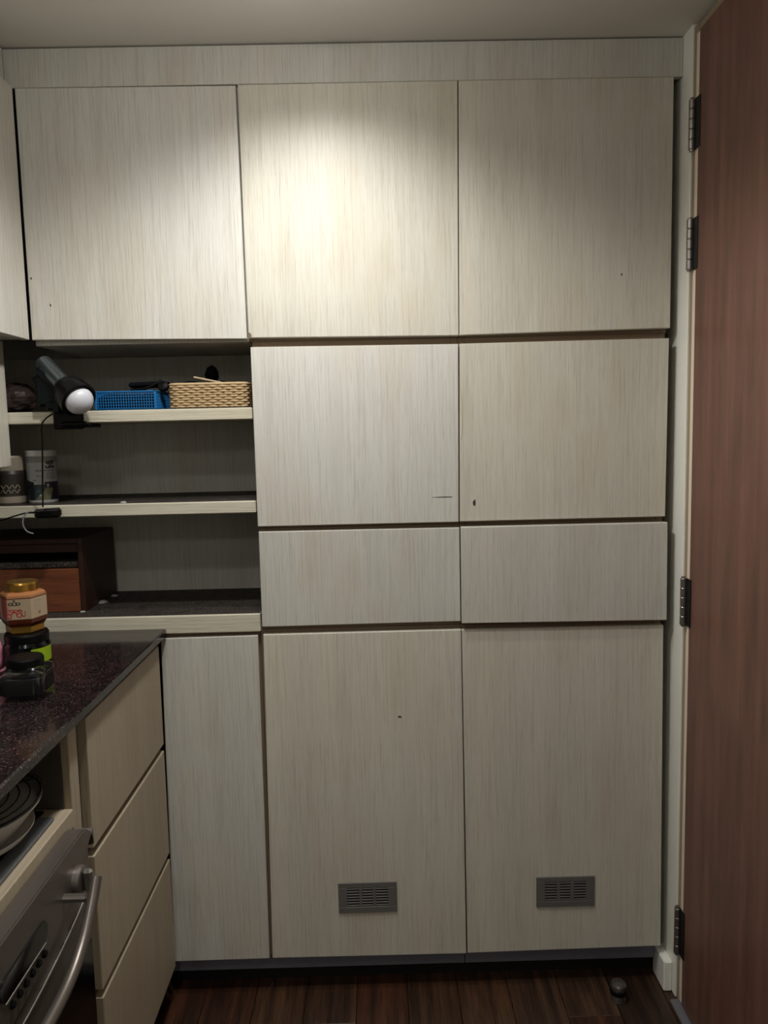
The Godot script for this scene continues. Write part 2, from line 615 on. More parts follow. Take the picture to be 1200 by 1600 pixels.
func room() -> void:
	var T := 0.1
	var st := mb()
	box(st, Vector3(WALL_L - T, -0.14, -0.315 - T), Vector3(WALL_R + 0.3, -0.012, ROOM_Z + T), 0.001)
	var floor_o := struct("floor", st, M.plinth_black)
	var x := WALL_L
	var k := 0
	while x < WALL_R + 0.05:
		var z: float = -0.3 - [0.0, 0.42, 0.8, 0.2, 0.6][k % 5]
		while z < ROOM_Z:
			var z0 := maxf(z, -0.312)
			var z1 := minf(z + 1.2, ROOM_Z)
			uv_off = Vector2(rng.randf(), rng.randf())
			var s := one_box(Vector3(x, -0.0118, z0), Vector3(minf(x + 0.1235, WALL_R + 0.06), rng.randf_range(-0.0004, 0.0), z1 - 0.0008), 0.0012)
			var mm: Material = M[["floor_wood", "floor_wood_light", "floor_wood_dark", "floor_wood_red"][rng.randi() % 4]]
			obj("plank", s, mm, floor_o)
			z += 1.2
		x += 0.1245
		k += 1
	uv_off = Vector2.ZERO
	struct("ceiling", one_box(Vector3(WALL_L - T, CEIL, -0.315 - T), Vector3(WALL_R + 0.3, CEIL + T, ROOM_Z + T)), M.ceiling_paint)
	struct("wall_back", one_box(Vector3(WALL_L - T, 0.0, -0.315 - T), Vector3(WALL_R + 0.3, CEIL, -0.315)), M.plaster)
	struct("wall_left", one_box(Vector3(WALL_L - T, 0.0, -0.315), Vector3(WALL_L, CEIL, ROOM_Z)), M.plaster)
	struct("wall_front", one_box(Vector3(WALL_L - T, 0.0, ROOM_Z), Vector3(WALL_R + 0.3, CEIL, ROOM_Z + T)), M.plaster)
	# right wall: the piece beside the cupboards, the lintel, the length behind the camera
	var w := mb()
	box(w, Vector3(WALL_R, 0.0, -0.315), Vector3(WALL_R + 0.14, CEIL, 0.046))
	box(w, Vector3(WALL_R, 0.0, 0.98), Vector3(WALL_R + 0.14, CEIL, ROOM_Z))
	box(w, Vector3(WALL_R + 0.03, 2.212, 0.046), Vector3(WALL_R + 0.14, CEIL, 0.98))
	struct("wall_right", w, M.gloss_cream)
	# door frame: a rebate with its shade put into the tan colour and a pale bead beside the leaf, a thin head above
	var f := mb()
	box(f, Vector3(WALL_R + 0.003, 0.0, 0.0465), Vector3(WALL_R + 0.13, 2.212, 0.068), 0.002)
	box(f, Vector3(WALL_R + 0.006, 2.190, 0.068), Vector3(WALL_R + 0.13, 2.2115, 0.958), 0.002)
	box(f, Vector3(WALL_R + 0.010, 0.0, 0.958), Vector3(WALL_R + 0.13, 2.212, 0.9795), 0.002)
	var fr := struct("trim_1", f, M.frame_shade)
	var e := mb()
	box(e, Vector3(WALL_R - 0.0005, 0.012, 0.0685), Vector3(WALL_R + 0.04, 2.189, 0.0865), 0.003)
	obj("bead", e, M.frame_edge, fr)
	# the door leaf
	uv_off = Vector2(0.21, 0.13)
	var d := struct("door_1", one_box(Vector3(WALL_R - 0.002, 0.014, 0.0885), Vector3(WALL_R + 0.038, 2.188, 0.9565), 0.0015), M.door_wood)
	uv_off = Vector2.ZERO
	for y in [[1.953, 2.056], [1.705, 1.812], [0.925, 1.033], [0.132, 0.247]]:
		hinge(d, y[0], y[1])
	# low stone skirting beside the door and the grey threshold in front of it
	var b := mb()
	box(b, Vector3(0.674, 0.0, -0.048), Vector3(WALL_R, 0.078, 0.028), 0.003)
	struct("baseboard_right", b, M.gloss_cream)
	struct("trim_2", one_box(Vector3(0.676, 0.0, 0.06), Vector3(0.712, 0.008, 0.97), 0.003), M.stone_strip)

func hinge(d: Node3D, y0: float, y1: float) -> void:
	var xf := Transform3D(Basis.IDENTITY, Vector3(WALL_R - 0.008, 0, 0.072))
	var st := mb()
	var n := 5
	var step := (y1 - y0) / n
	for i in n:
		var a := y0 + step * i + 0.0008
		var b := y0 + step * (i + 1) - 0.0008
		lathe(st, [Vector2(0.0, a), Vector2(0.0068, a), Vector2(0.0075, a + 0.001), Vector2(0.0075, b - 0.001), Vector2(0.0068, b), Vector2(0.0, b)], 18, xf)
	lathe(st, [Vector2(0.0, y0 - 0.004), Vector2(0.005, y0 - 0.003), Vector2(0.0055, y0), Vector2(0.0055, y1), Vector2(0.005, y1 + 0.003), Vector2(0.0, y1 + 0.004)], 18, xf)
	var h := obj("hinge", st, M.hinge_steel, d)
	var l := mb()
	box(l, Vector3(WALL_R - 0.0045, y0, 0.074), Vector3(WALL_R - 0.0021, y1, 0.1), 0.0006)
	obj("hinge_leaf", l, M.hinge_dark, h)

# ---------------------------------------------------------------- cupboards
func carcass(x0: float, x1: float, y0: float, y1: float, z0 := -0.3125, z1 := -0.019) -> SurfaceTool:
	var st := mb()
	var t := 0.016
	box(st, Vector3(x0, y0, z0), Vector3(x0 + t, y1, z1))
	box(st, Vector3(x1 - t, y0, z0), Vector3(x1, y1, z1))
	box(st, Vector3(x0 + t, y0, z0), Vector3(x1 - t, y0 + t, z1))
	box(st, Vector3(x0 + t, y1 - t, z0), Vector3(x1 - t, y1, z1))
	box(st, Vector3(x0 + t, y0 + t, z0), Vector3(x1 - t, y1 - t, z0 + 0.006))
	return st

func seat_grain(x0: float, y0: float, x1: float, y1: float) -> void:
	# where in the veneer sheet a front is cut from; fronts never run over the sheet's edge
	uv_off = Vector2(-x0 + rng.randf() * maxf(0.0, 0.72 - (x1 - x0)), y1 + rng.randf() * maxf(0.0, 1.35 - (y1 - y0)))

func door_panel(q: Array, z1 := 0.0, th := 0.018) -> SurfaceTool:
	var st := mb()
	seat_grain(minf(q[0], q[6]), q[5], maxf(q[2], q[4]), q[1])
	prism(st, PackedVector2Array([Vector2(q[0], q[1]), Vector2(q[2], q[3]), Vector2(q[4], q[5]), Vector2(q[6], q[7])]), z1 - th, z1, 0.0011)
	uv_off = Vector2.ZERO
	return st

func mark(parent: Node3D, x: float, y: float, w: float, h: float, z := 0.0) -> void:
	# a small chip or dried drip standing a hair proud of a door
	var st := mb()
	var pl := PackedVector2Array()
	for i in 9:
		var a := TAU * i / 9.0
		pl.append(Vector2(x + w * cos(a) * rng.randf_range(0.7, 1.1), y + h * sin(a) * rng.randf_range(0.7, 1.1)))
	prism(st, pl, z - 0.0005, z + 0.0004, 0.0002)
	obj("chip_mark", st, M.stain, parent)

func cupboard(called: String, label: String, cat: String, grp: String, body: Array, front: Array, piece: String, m: String) -> Node3D:
	var t := thing(called, label, cat, Vector3.ZERO, grp)
	var c := obj("body", carcass(body[0], body[1], body[2], body[3]), M.carcass, t)
	if body.size() > 4:
		c.material_override = M[body[4]]
	obj(piece, door_panel(front), M[m], t)
	return t

func vent(t: Node3D, x0: float, y0: float, tilt: float) -> void:
	# a grey plate with three columns of narrow slits
	var w := 0.142
	var h := 0.077
	var xf := Transform3D(Basis(Vector3.BACK, tilt), Vector3(x0, y0, 0.0))
	var g := Node3D.new()
	g.name = "vent_grille"
	g.transform = xf
	t.add_child(g, true)
	var st := mb()
	box(st, Vector3(0, 0, 0.0002), Vector3(w, 0.015, 0.0035), 0.0006)
	box(st, Vector3(0, h - 0.013, 0.0002), Vector3(w, h, 0.0035), 0.0006)
	box(st, Vector3(0, 0.015, 0.0002), Vector3(0.021, h - 0.013, 0.0035), 0.0006)
	box(st, Vector3(w - 0.021, 0.015, 0.0002), Vector3(w, h - 0.013, 0.0035), 0.0006)
	for k in [1, 2]:
		var cx: float = 0.021 + 0.1 * k / 3.0
		box(st, Vector3(cx - 0.004, 0.015, 0.0002), Vector3(cx + 0.004, h - 0.013, 0.0035), 0.0006)
	obj("plate", st, M.vent_grey, g)
	obj("backing", one_box(Vector3(0.02, 0.014, 0.0001), Vector3(w - 0.02, h - 0.012, 0.0008), 0.0002), M.vent_dark, g)
	for k in 3:
		var a := 0.021 + 0.1 * k / 3.0 + (0.0 if k == 0 else 0.004)
		var b := 0.021 + 0.1 * (k + 1) / 3.0 - (0.0 if k == 2 else 0.004)
		for i in 7:
			var y := 0.015 + (h - 0.028) * (i + 0.5) / 7.0
			var s := mb()
			box(s, Vector3(a, y - 0.0017, 0.0009), Vector3(b, y + 0.0017, 0.0032), 0.0005)
			obj("slat", s, M.vent_grey, g)

func cupboards() -> void:
	var gu := "upper cupboards along the ceiling"
	var a := cupboard("wall_cabinet", "upper cupboard with a pale grained door above the open shelves", "cupboard", gu, [-0.7625, -0.2810, 1.584, 2.146, "pale_wood_cool"], [-0.763, 2.1325, -0.2845, 2.1305, -0.2815, 1.5885, -0.7625, 1.5955], "door", "pale_wood")
	mark(a, -0.716, 1.671, 0.0018, 0.0035)
	mark(a, -0.755, 1.73, 0.002, 0.003)
	var um := cupboard("wall_cabinet", "middle upper cupboard with the brightest pale door under the downlight", "cupboard", gu, [-0.2805, 0.1960, 1.584, 2.146], [-0.280, 2.132, 0.1995, 2.1325, 0.1955, 1.586, -0.2775, 1.5905], "door", "pale_wood_warm")
	var cb := mb()
	prism(cb, PackedVector2Array([Vector2(-0.2772, 1.5885), Vector2(-0.2715, 1.5885), Vector2(-0.2705, 1.597), Vector2(-0.2735, 1.6015), Vector2(-0.2772, 1.602)]), -0.003, 0.0009, 0.0005)
	obj("broken_corner", cb, M.carcass, um)
	var c := cupboard("wall_cabinet", "dim upper right cupboard door beside the brown door", "cupboard", gu, [0.1965, 0.6720, 1.584, 2.146], [0.202, 2.1325, 0.674, 2.1325, 0.6745, 1.593, 0.1975, 1.5865], "door", "pale_wood_warm")
	mark(c, 0.563, 1.713, 0.0022, 0.003)
	var gm := "square middle cupboards"
	var d := cupboard("tall_cabinet", "square middle cupboard with a plain pale door beside the open shelves", "cupboard", gm, [-0.2730, 0.1940, 1.157, 1.5835], [-0.2745, 1.5695, 0.1945, 1.567, 0.1905, 1.1625, -0.2735, 1.1625], "door", "pale_wood")
	mark(d, 0.155, 1.221, 0.026, 0.0012)
	var e := cupboard("tall_cabinet", "square middle cupboard near the door, dark smudge at its lower left corner", "cupboard", gm, [0.1945, 0.6700, 1.157, 1.5835], [0.1975, 1.5675, 0.6725, 1.570, 0.670, 1.164, 0.1935, 1.1635], "door", "pale_wood_warm")
	mark(e, 0.2275, 1.2055, 0.004, 0.009)
	var ch := mb()
	prism(ch, PackedVector2Array([Vector2(0.1972, 1.352), Vector2(0.2012, 1.362), Vector2(0.2022, 1.41), Vector2(0.2008, 1.452), Vector2(0.1972, 1.47)]), -0.004, 0.0012, 0.0008)
	obj("lifted_edge", ch, M.nosing, e)
	var gd := "wide shallow drawers"
	cupboard("drawer_unit", "wide shallow pale drawer right of the dusty niche", "drawer", gd, [-0.2730, 0.1940, 0.9165, 1.1565], [-0.2725, 1.150, 0.192, 1.149, 0.192, 0.928, -0.2725, 0.926], "drawer", "pale_wood_cool")
	var dt := thing("drawer_unit", "wide shallow pale drawer standing slightly proud beside the brown door", "drawer", Vector3.ZERO, gd)
	obj("body", carcass(0.1945, 0.6700, 0.9165, 1.1565), M.carcass, dt)
	obj("drawer", door_panel([0.1945, 1.151, 0.6715, 1.151, 0.673, 0.9215, 0.1945, 0.9255], 0.012, 0.022), M.pale_wood_cool, dt)
	var gb := "tall base cupboards"
	cupboard("base_cabinet", "narrow base cupboard in the corner beside the left drawers", "cupboard", gb, [-0.5085, -0.2800, 0.094, 0.910], [-0.5105, 0.9035, -0.2835, 0.9055, -0.2865, 0.0965, -0.5185, 0.0955], "door", "pale_wood_cool")
	var b1 := cupboard("base_cabinet", "wide middle base cupboard with a grey vent, between narrow and right ones", "cupboard", gb, [-0.2795, 0.1945, 0.094, 0.916], [-0.271, 0.907, 0.193, 0.9075, 0.1965, 0.0945, -0.279, 0.097], "door", "pale_wood_warm")
	vent(b1, -0.113, 0.2105, 0.004)
	mark(b1, 0.045, 0.70, 0.006, 0.003)
	var b2 := cupboard("base_cabinet", "right base cupboard with a grey vent, nearest the brown door", "cupboard", gb, [0.1950, 0.6700, 0.094, 0.916], [0.195, 0.907, 0.670, 0.906, 0.6755, 0.1, 0.200, 0.0955], "door", "pale_wood_warm")
	vent(b2, 0.3685, 0.2115, -0.002)
	# the plain strip between the upper doors and the ceiling
	var st := mb()
	uv_off = Vector2(0.3, 2.3)
	box(st, Vector3(-1.05, 2.134, -0.0185), Vector3(WALL_R - 0.0005, CEIL - 0.003, -0.003), 0.001)
	uv_off = Vector2.ZERO
	tag(obj("filler_strip", st, M.pale_wood_cool), "long plain pale strip between upper doors and ceiling", "strip")
	# plinth below the base cupboards: a grey strip over a black foot
	var pl := thing("plinth", "low grey plinth strip under the base cupboards", "plinth", Vector3.ZERO)
	obj("strip", one_box(Vector3(-0.53, 0.048, -0.045), Vector3(0.195, 0.0935, -0.030), 0.001), M.plinth_grey, pl)
	obj("strip", one_box(Vector3(0.1965, 0.048, -0.045), Vector3(0.672, 0.0935, -0.030), 0.001), M.plinth_grey, pl)
	obj("foot_board", one_box(Vector3(-0.53, 0.0, -0.08), Vector3(0.672, 0.0475, -0.06), 0.001), M.plinth_black, pl)

func open_shelves() -> void:
	var t := thing("open_shelf_unit", "open niche with two pale shelves and a dark dusty ledge", "shelves", Vector3.ZERO)
	uv_off = Vector2(1.1, 1.62)
	obj("back_panel", one_box(Vector3(WALL_L + 0.004, 0.9145, -0.312), Vector3(-0.277, 1.583, -0.302), 0.001), M.pale_wood_cool, t)
	grain_x = true
	for y in [[1.4085, 1.4355], [1.1945, 1.2225]]:
		uv_off = Vector2(rng.randf(), rng.randf())
		var s := obj("shelf", one_box(Vector3(WALL_L + 0.004, y[0], -0.3015), Vector3(-0.2765, y[1], 0.0), 0.002), M.nosing, t)
		var l := mb()
		box(l, Vector3(WALL_L + 0.006, y[1], -0.301), Vector3(-0.2775, y[1] + 0.0009, -0.006), 0.0004)
		obj("dusty_lining", l, M.dusty_laminate, s)
	uv_off = Vector2(0.4, 0.2)
	var led := obj("ledge", one_box(Vector3(WALL_L + 0.004, 0.9145, -0.3015), Vector3(-0.2765, 0.9575, 0.0), 0.002), M.nosing, t)
	grain_x = false
	uv_off = Vector2.ZERO
	obj("dusty_lining", one_box(Vector3(WALL_L + 0.006, 0.9575, -0.301), Vector3(-0.2775, 0.9587, -0.006), 0.0004), M.dusty_laminate, led)
	# scraps left lying about
	for q in [[Vector3(-0.583, 1.2236, -0.012), 0.009, 3], [Vector3(-0.70, 0.9588, -0.16), 0.017, 4], [Vector3(-0.6935, 0.9588, -0.235), 0.011, 9], [Vector3(-0.71, 0.9588, -0.058), 0.007, 6], [Vector3(-0.305, 0.9588, -0.265), 0.012, 7]]:
		var b := mb()
		var r: float = q[1]
		blob(b, q[0], Vector3(r, r * 0.45, r * 0.8), 0.7, 0.03, q[2], (q[0] as Vector3).y)
		var lab: String = {3: "tiny white scrap on the edge of the middle shelf", 4: "torn white plastic scrap beside the wooden box", 9: "small white scrap at the back corner of the wooden box", 6: "white crumb at the front corner of the wooden box", 7: "small pale twist at the right end of the dusty ledge"}[q[2]]
		tag(obj("plastic_scrap", b, M.paper_white), lab, "scrap", "white scraps")

func left_run() -> void:
	# upper cupboards along the left wall, doors facing right
	var u := thing("wall_cabinet", "cupboard on the left wall, its door edge-on at the ceiling", "cupboard", Vector3.ZERO)
	obj("body", one_box(Vector3(WALL_L + 0.004, 1.5965, 0.004), Vector3(-0.783, 2.213, 1.0), 0.001), M.pale_wood_cool, u)
	uv_off = Vector2(0.05, 2.2)
	obj("door", one_box(Vector3(-0.7825, 1.5945, 0.008), Vector3(-0.7645, 2.132, 0.46), 0.0012), M.pale_wood, u)
	obj("door", one_box(Vector3(-0.7825, 1.5945, 0.463), Vector3(-0.7645, 2.132, 0.93), 0.0012), M.pale_wood, u)
	uv_off = Vector2(0.15, 1.7)
	var h := thing("hanging_cabinet", "shallower pale cabinet hanging below the left upper cupboard", "cupboard", Vector3.ZERO)
	obj("body", one_box(Vector3(WALL_L + 0.004, 1.315, 0.003), Vector3(-0.843, 1.5955, 0.98), 0.0012), M.pale_wood, h)
	obj("door", one_box(Vector3(-0.8425, 1.3135, 0.003), Vector3(-0.8265, 1.5935, 0.47), 0.0012), M.pale_wood_warm, h)
	uv_off = Vector2.ZERO
	# drawers
	var d := thing("drawer_unit", "stack of three pale drawers under the dark worktop", "drawers", Vector3.ZERO)
	obj("body", one_box(Vector3(WALL_L + 0.004, 0.094, 0.004), Vector3(-0.5285, 0.9075, 0.488), 0.001), M.carcass, d)
	for y in [[0.10, 0.374], [0.389, 0.642], [0.657, 0.893]]:
		seat_grain(0.022, y[0], 0.478, y[1])
		obj("drawer", one_box(Vector3(-0.528, y[0], 0.022), Vector3(-0.51, y[1], 0.478), 0.0014), M.pale_wood_dimmed, d)
	uv_off = Vector2.ZERO
	obj("plinth_board", one_box(Vector3(-0.60, 0.0, 0.004), Vector3(-0.58, 0.0935, 0.488), 0.001), M.plinth_black, d)
	# bay for the oven
	var b := thing("oven_housing", "pale oven bay with an open compartment above the oven", "cabinet", Vector3.ZERO)
	uv_off = Vector2(1.1, 1.2)
	obj("side_panel", one_box(Vector3(WALL_L + 0.004, 0.0, 0.509), Vector3(-0.515, 0.9075, 0.545), 0.0015), M.pale_wood_dimmed, b)
	obj("side_panel", one_box(Vector3(WALL_L + 0.004, 0.0, 1.17), Vector3(-0.515, 0.9075, 1.19), 0.0015), M.pale_wood_dimmed, b)
	obj("added_dark_sheet", one_box(Vector3(WALL_L + 0.006, 0.7655, 0.5455), Vector3(-0.527, 0.907, 0.549), 0.001), M.bay_dark, b)  # thin dark sheet added to darken the inner side of the bay
	obj("shelf_board", one_box(Vector3(WALL_L + 0.004, 0.733, 0.5455), Vector3(-0.5135, 0.765, 1.1695), 0.002), M.pale_wood_dimmed, b)
	obj("filler", one_box(Vector3(-0.56, 0.10, 0.4885), Vector3(-0.535, 0.9075, 0.5085), 0.001), M.carcass, b)
	uv_off = Vector2.ZERO
	# worktop
	var w := mb()
	box(w, Vector3(WALL_L + 0.004, 0.908, 0.0015), Vector3(-0.4955, 0.928, 1.192), 0.003)
	tag(obj("worktop", w, M.granite), "polished dark brown granite worktop along the left wall", "worktop")

func arch(z: float, y0: float, k: float) -> float:
	return y0 + k * (z - 0.86) * (z - 0.86)

func strip(st: SurfaceTool, xb: float, xf_: float, za: float, zb: float, lo: Callable, hi: Callable, n := 24) -> void:
	# a panel facing +x whose lower and upper edges follow curves of z
	for i in n:
		var z0 := lerpf(za, zb, float(i) / n)
		var z1 := lerpf(za, zb, float(i + 1) / n)
		var l0: float = lo.call(z0)
		var l1: float = lo.call(z1)
		var h0: float = hi.call(z0)
		var h1: float = hi.call(z1)
		quad(st, Vector3(xf_, l0, z0), Vector3(xf_, l1, z1), Vector3(xf_, h1, z1), Vector3(xf_, h0, z0), Vector3.RIGHT)
		quad(st, Vector3(xb, l0, z0), Vector3(xb, l1, z1), Vector3(xb, h1, z1), Vector3(xb, h0, z0), Vector3.LEFT)
		quad(st, Vector3(xb, h0, z0), Vector3(xb, h1, z1), Vector3(xf_ , h1, z1), Vector3(xf_, h0, z0), Vector3.UP)
		quad(st, Vector3(xb, l0, z0), Vector3(xb, l1, z1), Vector3(xf_, l1, z1), Vector3(xf_, l0, z0), Vector3.DOWN)
	for z in [za, zb]:
		quad(st, Vector3(xb, lo.call(z), z), Vector3(xf_, lo.call(z), z), Vector3(xf_, hi.call(z), z), Vector3(xb, hi.call(z), z), Vector3(0, 0, -1.0 if z == za else 1.0))

func oven() -> void:
	var t := thing("oven", "steel oven with a curved control panel and a bowed bar handle", "oven", Vector3.ZERO)
	var ZA := 0.552
	var ZB := 1.163
	obj("body", one_box(Vector3(-1.03, 0.12, ZA), Vector3(-0.512, 0.70, ZB), 0.003), M.black_plastic, t)
	# control panel with well rounded upper corners
	var p := mb()
	var top := func(z: float) -> float:
		var r := 0.046
		var e := minf(z - ZA + 0.010, ZB + 0.010 - z)
		return 0.745 - (0.0 if e > r else r - sqrt(maxf(0.0, r * r - (r - e) * (r - e))))
	strip(p, -0.5115, -0.487, ZA - 0.010, ZB + 0.010, func(z): return arch(z, 0.622, 1.05), top, 220)
	# its softly rounded front
	var pr := mb()
	strip(pr, -0.4869, -0.484, ZA - 0.0098, ZB + 0.0098, func(z): return arch(z, 0.624, 1.05), func(z): return top.call(z) - 0.002, 220)
	var cp := obj("control_panel", p, M.steel, t)
	obj("panel_face", pr, M.steel, cp)
	# knob with a raised grip
	var kb := mb()
	var kx := Transform3D(Basis(Vector3.BACK, -PI / 2), Vector3(-0.484, 0.684, 0.622))
	lathe(kb, [Vector2(0.0235, 0.0), Vector2(0.0235, 0.006), Vector2(0.021, 0.010), Vector2(0.018, 0.011), Vector2(0.0, 0.011)], 32, kx)
	var kn := obj("knob", kb, M.steel, t)
	var kg := mb()
	var gx := Transform3D(Basis(Vector3.RIGHT, 0.15), Vector3(-0.473, 0.684, 0.622))
	box(kg, Vector3(0.0, -0.021, -0.0055), Vector3(0.016, 0.021, 0.0055), 0.004, gx)
	obj("grip", kg, M.steel_bright, kn)
	var kb2 := mb()
	lathe(kb2, [Vector2(0.0235, 0.0), Vector2(0.0235, 0.006), Vector2(0.021, 0.010), Vector2(0.018, 0.011), Vector2(0.0, 0.011)], 32, Transform3D(kx.basis, Vector3(-0.484, 0.684, 1.09)))
	obj("knob", kb2, M.steel, t)
	# clock window with a bright lower rim, buttons below
	var cw := mb()
	var rx := Transform3D(Basis(Vector3.UP, PI / 2), Vector3(-0.484, 0.0, 0.0))
	var oval := PackedVector2Array()
	for i in 24:
		var a := TAU * i / 24.0
		var c := Vector2(cos(a), sin(a))
		oval.append(Vector2(-0.805 + (0.055 if c.x > 0 else -0.055) + c.x * 0.016, 0.683 + c.y * 0.016))
	prism(cw, oval, 0.0, 0.0022, 0.0008, rx)
	var ck := obj("clock_window", cw, M.oven_glass, t)
	var rim := []
	for i in 13:
		var z := lerpf(0.745, 0.865, i / 12.0)
		rim.append(Vector3(-0.482, 0.6655, z))
	var rt := mb()
	tube(rt, rim, 0.0014, 6)
	obj("window_rim", rt, M.steel_bright, ck)
	for i in 6:
		var z := 0.748 + i * 0.0195
		var bt := mb()
		lathe(bt, [Vector2(0.0055, 0.0), Vector2(0.0055, 0.003), Vector2(0.004, 0.0045), Vector2(0.0, 0.0045)], 16, Transform3D(kx.basis, Vector3(-0.484, 0.651, z)))
		obj("button", bt, M.black_plastic, t)
	# door: steel top rail, bright trim line, dark glass
	var dr := mb()
	strip(dr, -0.511, -0.491, ZA, ZB, func(z): return arch(z, 0.594, 0.45), func(z): return arch(z, 0.610, 1.05), 40)
	var door := obj("oven_door", dr, M.steel, t)
	var tl := mb()
	var line := []
	for i in 31:
		var z := lerpf(ZA + 0.03, ZB - 0.03, i / 30.0)
		line.append(Vector3(-0.4895, arch(z, 0.594, 0.45), z))
	tube(tl, line, 0.002, 6)
	obj("trim_line", tl, M.steel_bright, door)
	var lw := mb()
	strip(lw, -0.511, -0.492, ZA, ZB, func(_z): return 0.545, func(z): return arch(z, 0.5925, 0.45), 30)
	obj("lower_rail", lw, M.steel, door)
	obj("glass", one_box(Vector3(-0.511, 0.16, ZA), Vector3(-0.4925, 0.544, ZB), 0.003), M.oven_glass, door)
	# bowed handle on two dark posts
	var bow := func(z: float) -> float:
		return 0.6217 + 11.8 * pow(absf(z - 0.85), 3.0)
	var hp := []
	for i in 41:
		var z := lerpf(0.655, 1.045, i / 40.0)
		hp.append(Vector3(-0.440, bow.call(z), z))
	var hh := mb()
	tube(hh, hp, 0.0088, 16)
	var hd := obj("handle", hh, M.steel, t)
	for z in [0.672, 1.028]:
		var y: float = bow.call(z)
		obj("post", one_box(Vector3(-0.488, y - 0.007, z - 0.007), Vector3(-0.448, y + 0.003, z + 0.007), 0.003), M.steel, hd)

# ---------------------------------------------------------------- things on the shelves
func clip_lamp() -> void:
	var t := thing("clip_lamp", "black clip-on work lamp with a white dome on the top shelf edge", "lamp", Vector3.ZERO)
	var p0 := Vector3(-0.742, 1.545, 0.0)
	var p1 := Vector3(-0.632, 1.449, 0.075)
	var ax := (p1 - p0).normalized()
	var side := ax.cross(Vector3.UP).normalized()
	var xf := Transform3D(Basis(side, ax, side.cross(ax)).orthonormalized(), p0)
	var L := (p1 - p0).length()
	var b := mb()
	lathe(b, [Vector2(0.0, 0.0), Vector2(0.017, 0.0), Vector2(0.0195, 0.003), Vector2(0.0195, L * 0.52), Vector2(0.018, L * 0.53), Vector2(0.0175, L * 0.56)], 36, xf)
	obj("tube", b, M.torch_silver, t)
	var h := mb()
	lathe(h, [Vector2(0.0175, L * 0.56), Vector2(0.024, L * 0.57), Vector2(0.031, L * 0.63), Vector2(0.0375, L * 0.74), Vector2(0.040, L * 0.88), Vector2(0.040, L * 0.93), Vector2(0.0375, L * 0.94), Vector2(0.032, L * 0.90), Vector2(0.0, L * 0.89)], 40, xf)
	obj("head", h, M.black_plastic, t)
	var w := mb()
	var prof := [Vector2(0.031, L * 0.905)]
	for i in 11:
		var a := PI / 2 * i / 10.0
		prof.append(Vector2(0.031 * cos(a), L * 0.93 + 0.026 * sin(a)))
	lathe(w, prof, 36, xf)
	obj("dome", w, M.diffuser_white, t)
	# holder: cradle under the tube, upright body, two squeeze levers, jaws gripping the shelf
	var c := mb()
	box(c, Vector3(-0.752, 1.446, -0.022), Vector3(-0.690, 1.518, 0.028), 0.006)
	box(c, Vector3(-0.730, 1.437, -0.03), Vector3(-0.676, 1.459, 0.034), 0.005)
	var k := Transform3D(Basis(Vector3.BACK, -0.76), Vector3(-0.708, 1.500, 0.018))
	box(c, Vector3(-0.045, -0.012, -0.018), Vector3(0.034, 0.008, 0.018), 0.005, k)
	box(c, Vector3(-0.712, 1.43, 0.012), Vector3(-0.696, 1.505, 0.036), 0.004)
	var hb := obj("holder", c, M.torch_green, t)
	for s in [0, 1]:
		var lv := mb()
		var lx := Transform3D(Basis(Vector3.BACK, 0.5 + 0.35 * s), Vector3(-0.725 + 0.012 * s, 1.47, -0.02 + 0.03 * s))
		box(lv, Vector3(-0.006, 0.0, -0.012), Vector3(0.006, 0.062, 0.012), 0.004, lx)
		obj("lever", lv, M.torch_green, hb)
	var sc := mb()
	lathe(sc, [Vector2(0.009, 0.0), Vector2(0.010, 0.003), Vector2(0.010, 0.009), Vector2(0.0, 0.011)], 20, Transform3D(Basis(Vector3.RIGHT, PI / 2), Vector3(-0.669, 1.495, 0.052)))
	obj("pivot_screw", sc, M.black_plastic, hb)
	var j := mb()
	box(j, Vector3(-0.722, 1.395, 0.003), Vector3(-0.655, 1.44, 0.014), 0.003)
	box(j, Vector3(-0.722, 1.3985, -0.06), Vector3(-0.640, 1.4075, 0.014), 0.002)
	box(j, Vector3(-0.70, 1.40, 0.014), Vector3(-0.64, 1.412, 0.03), 0.004)
	obj("jaw", j, M.black_plastic, t)
	# its cord, dropping to an inline switch
	var cd := mb()
	tube(cd, curve([Vector3(-0.712, 1.43, 0.036), Vector3(-0.727, 1.418, 0.042), Vector3(-0.737, 1.402, 0.04), Vector3(-0.740, 1.36, 0.036), Vector3(-0.746, 1.26, 0.036), Vector3(-0.748, 1.222, 0.036)]), 0.0017, 8)
	obj("cord", cd, M.black_plastic, t)
	var sw := mb()
	var sx := Transform3D(Basis(Vector3.BACK, 0.04), Vector3(-0.740, 1.208, 0.03))
	box(sw, Vector3(-0.030, -0.011, -0.009), Vector3(0.030, 0.011, 0.009), 0.006, sx)
	var so := obj("inline_switch", sw, M.black_gloss, t)
	obj("rocker", one_box(Vector3(-0.752, 1.202, 0.0385), Vector3(-0.728, 1.214, 0.0415), 0.001), M.black_plastic, so)
	var lp := mb()
	tube(lp, curve([Vector3(-0.77, 1.212, 0.03), Vector3(-0.784, 1.211, 0.032), Vector3(-0.793, 1.199, 0.036), Vector3(-0.794, 1.182, 0.038), Vector3(-0.787, 1.168, 0.036), Vector3(-0.776, 1.162, 0.03)]), 0.0018, 8)
	obj("loop", lp, M.cord_grey, t)
	var cr := mb()
	tube(cr, curve([Vector3(-0.77, 1.209, 0.03), Vector3(-0.79, 1.209, 0.03), Vector3(-0.815, 1.203, 0.028), Vector3(-0.86, 1.192, 0.026), Vector3(-0.93, 1.19, 0.02)]), 0.0017, 8)
	obj("cord", cr, M.black_plastic, t)

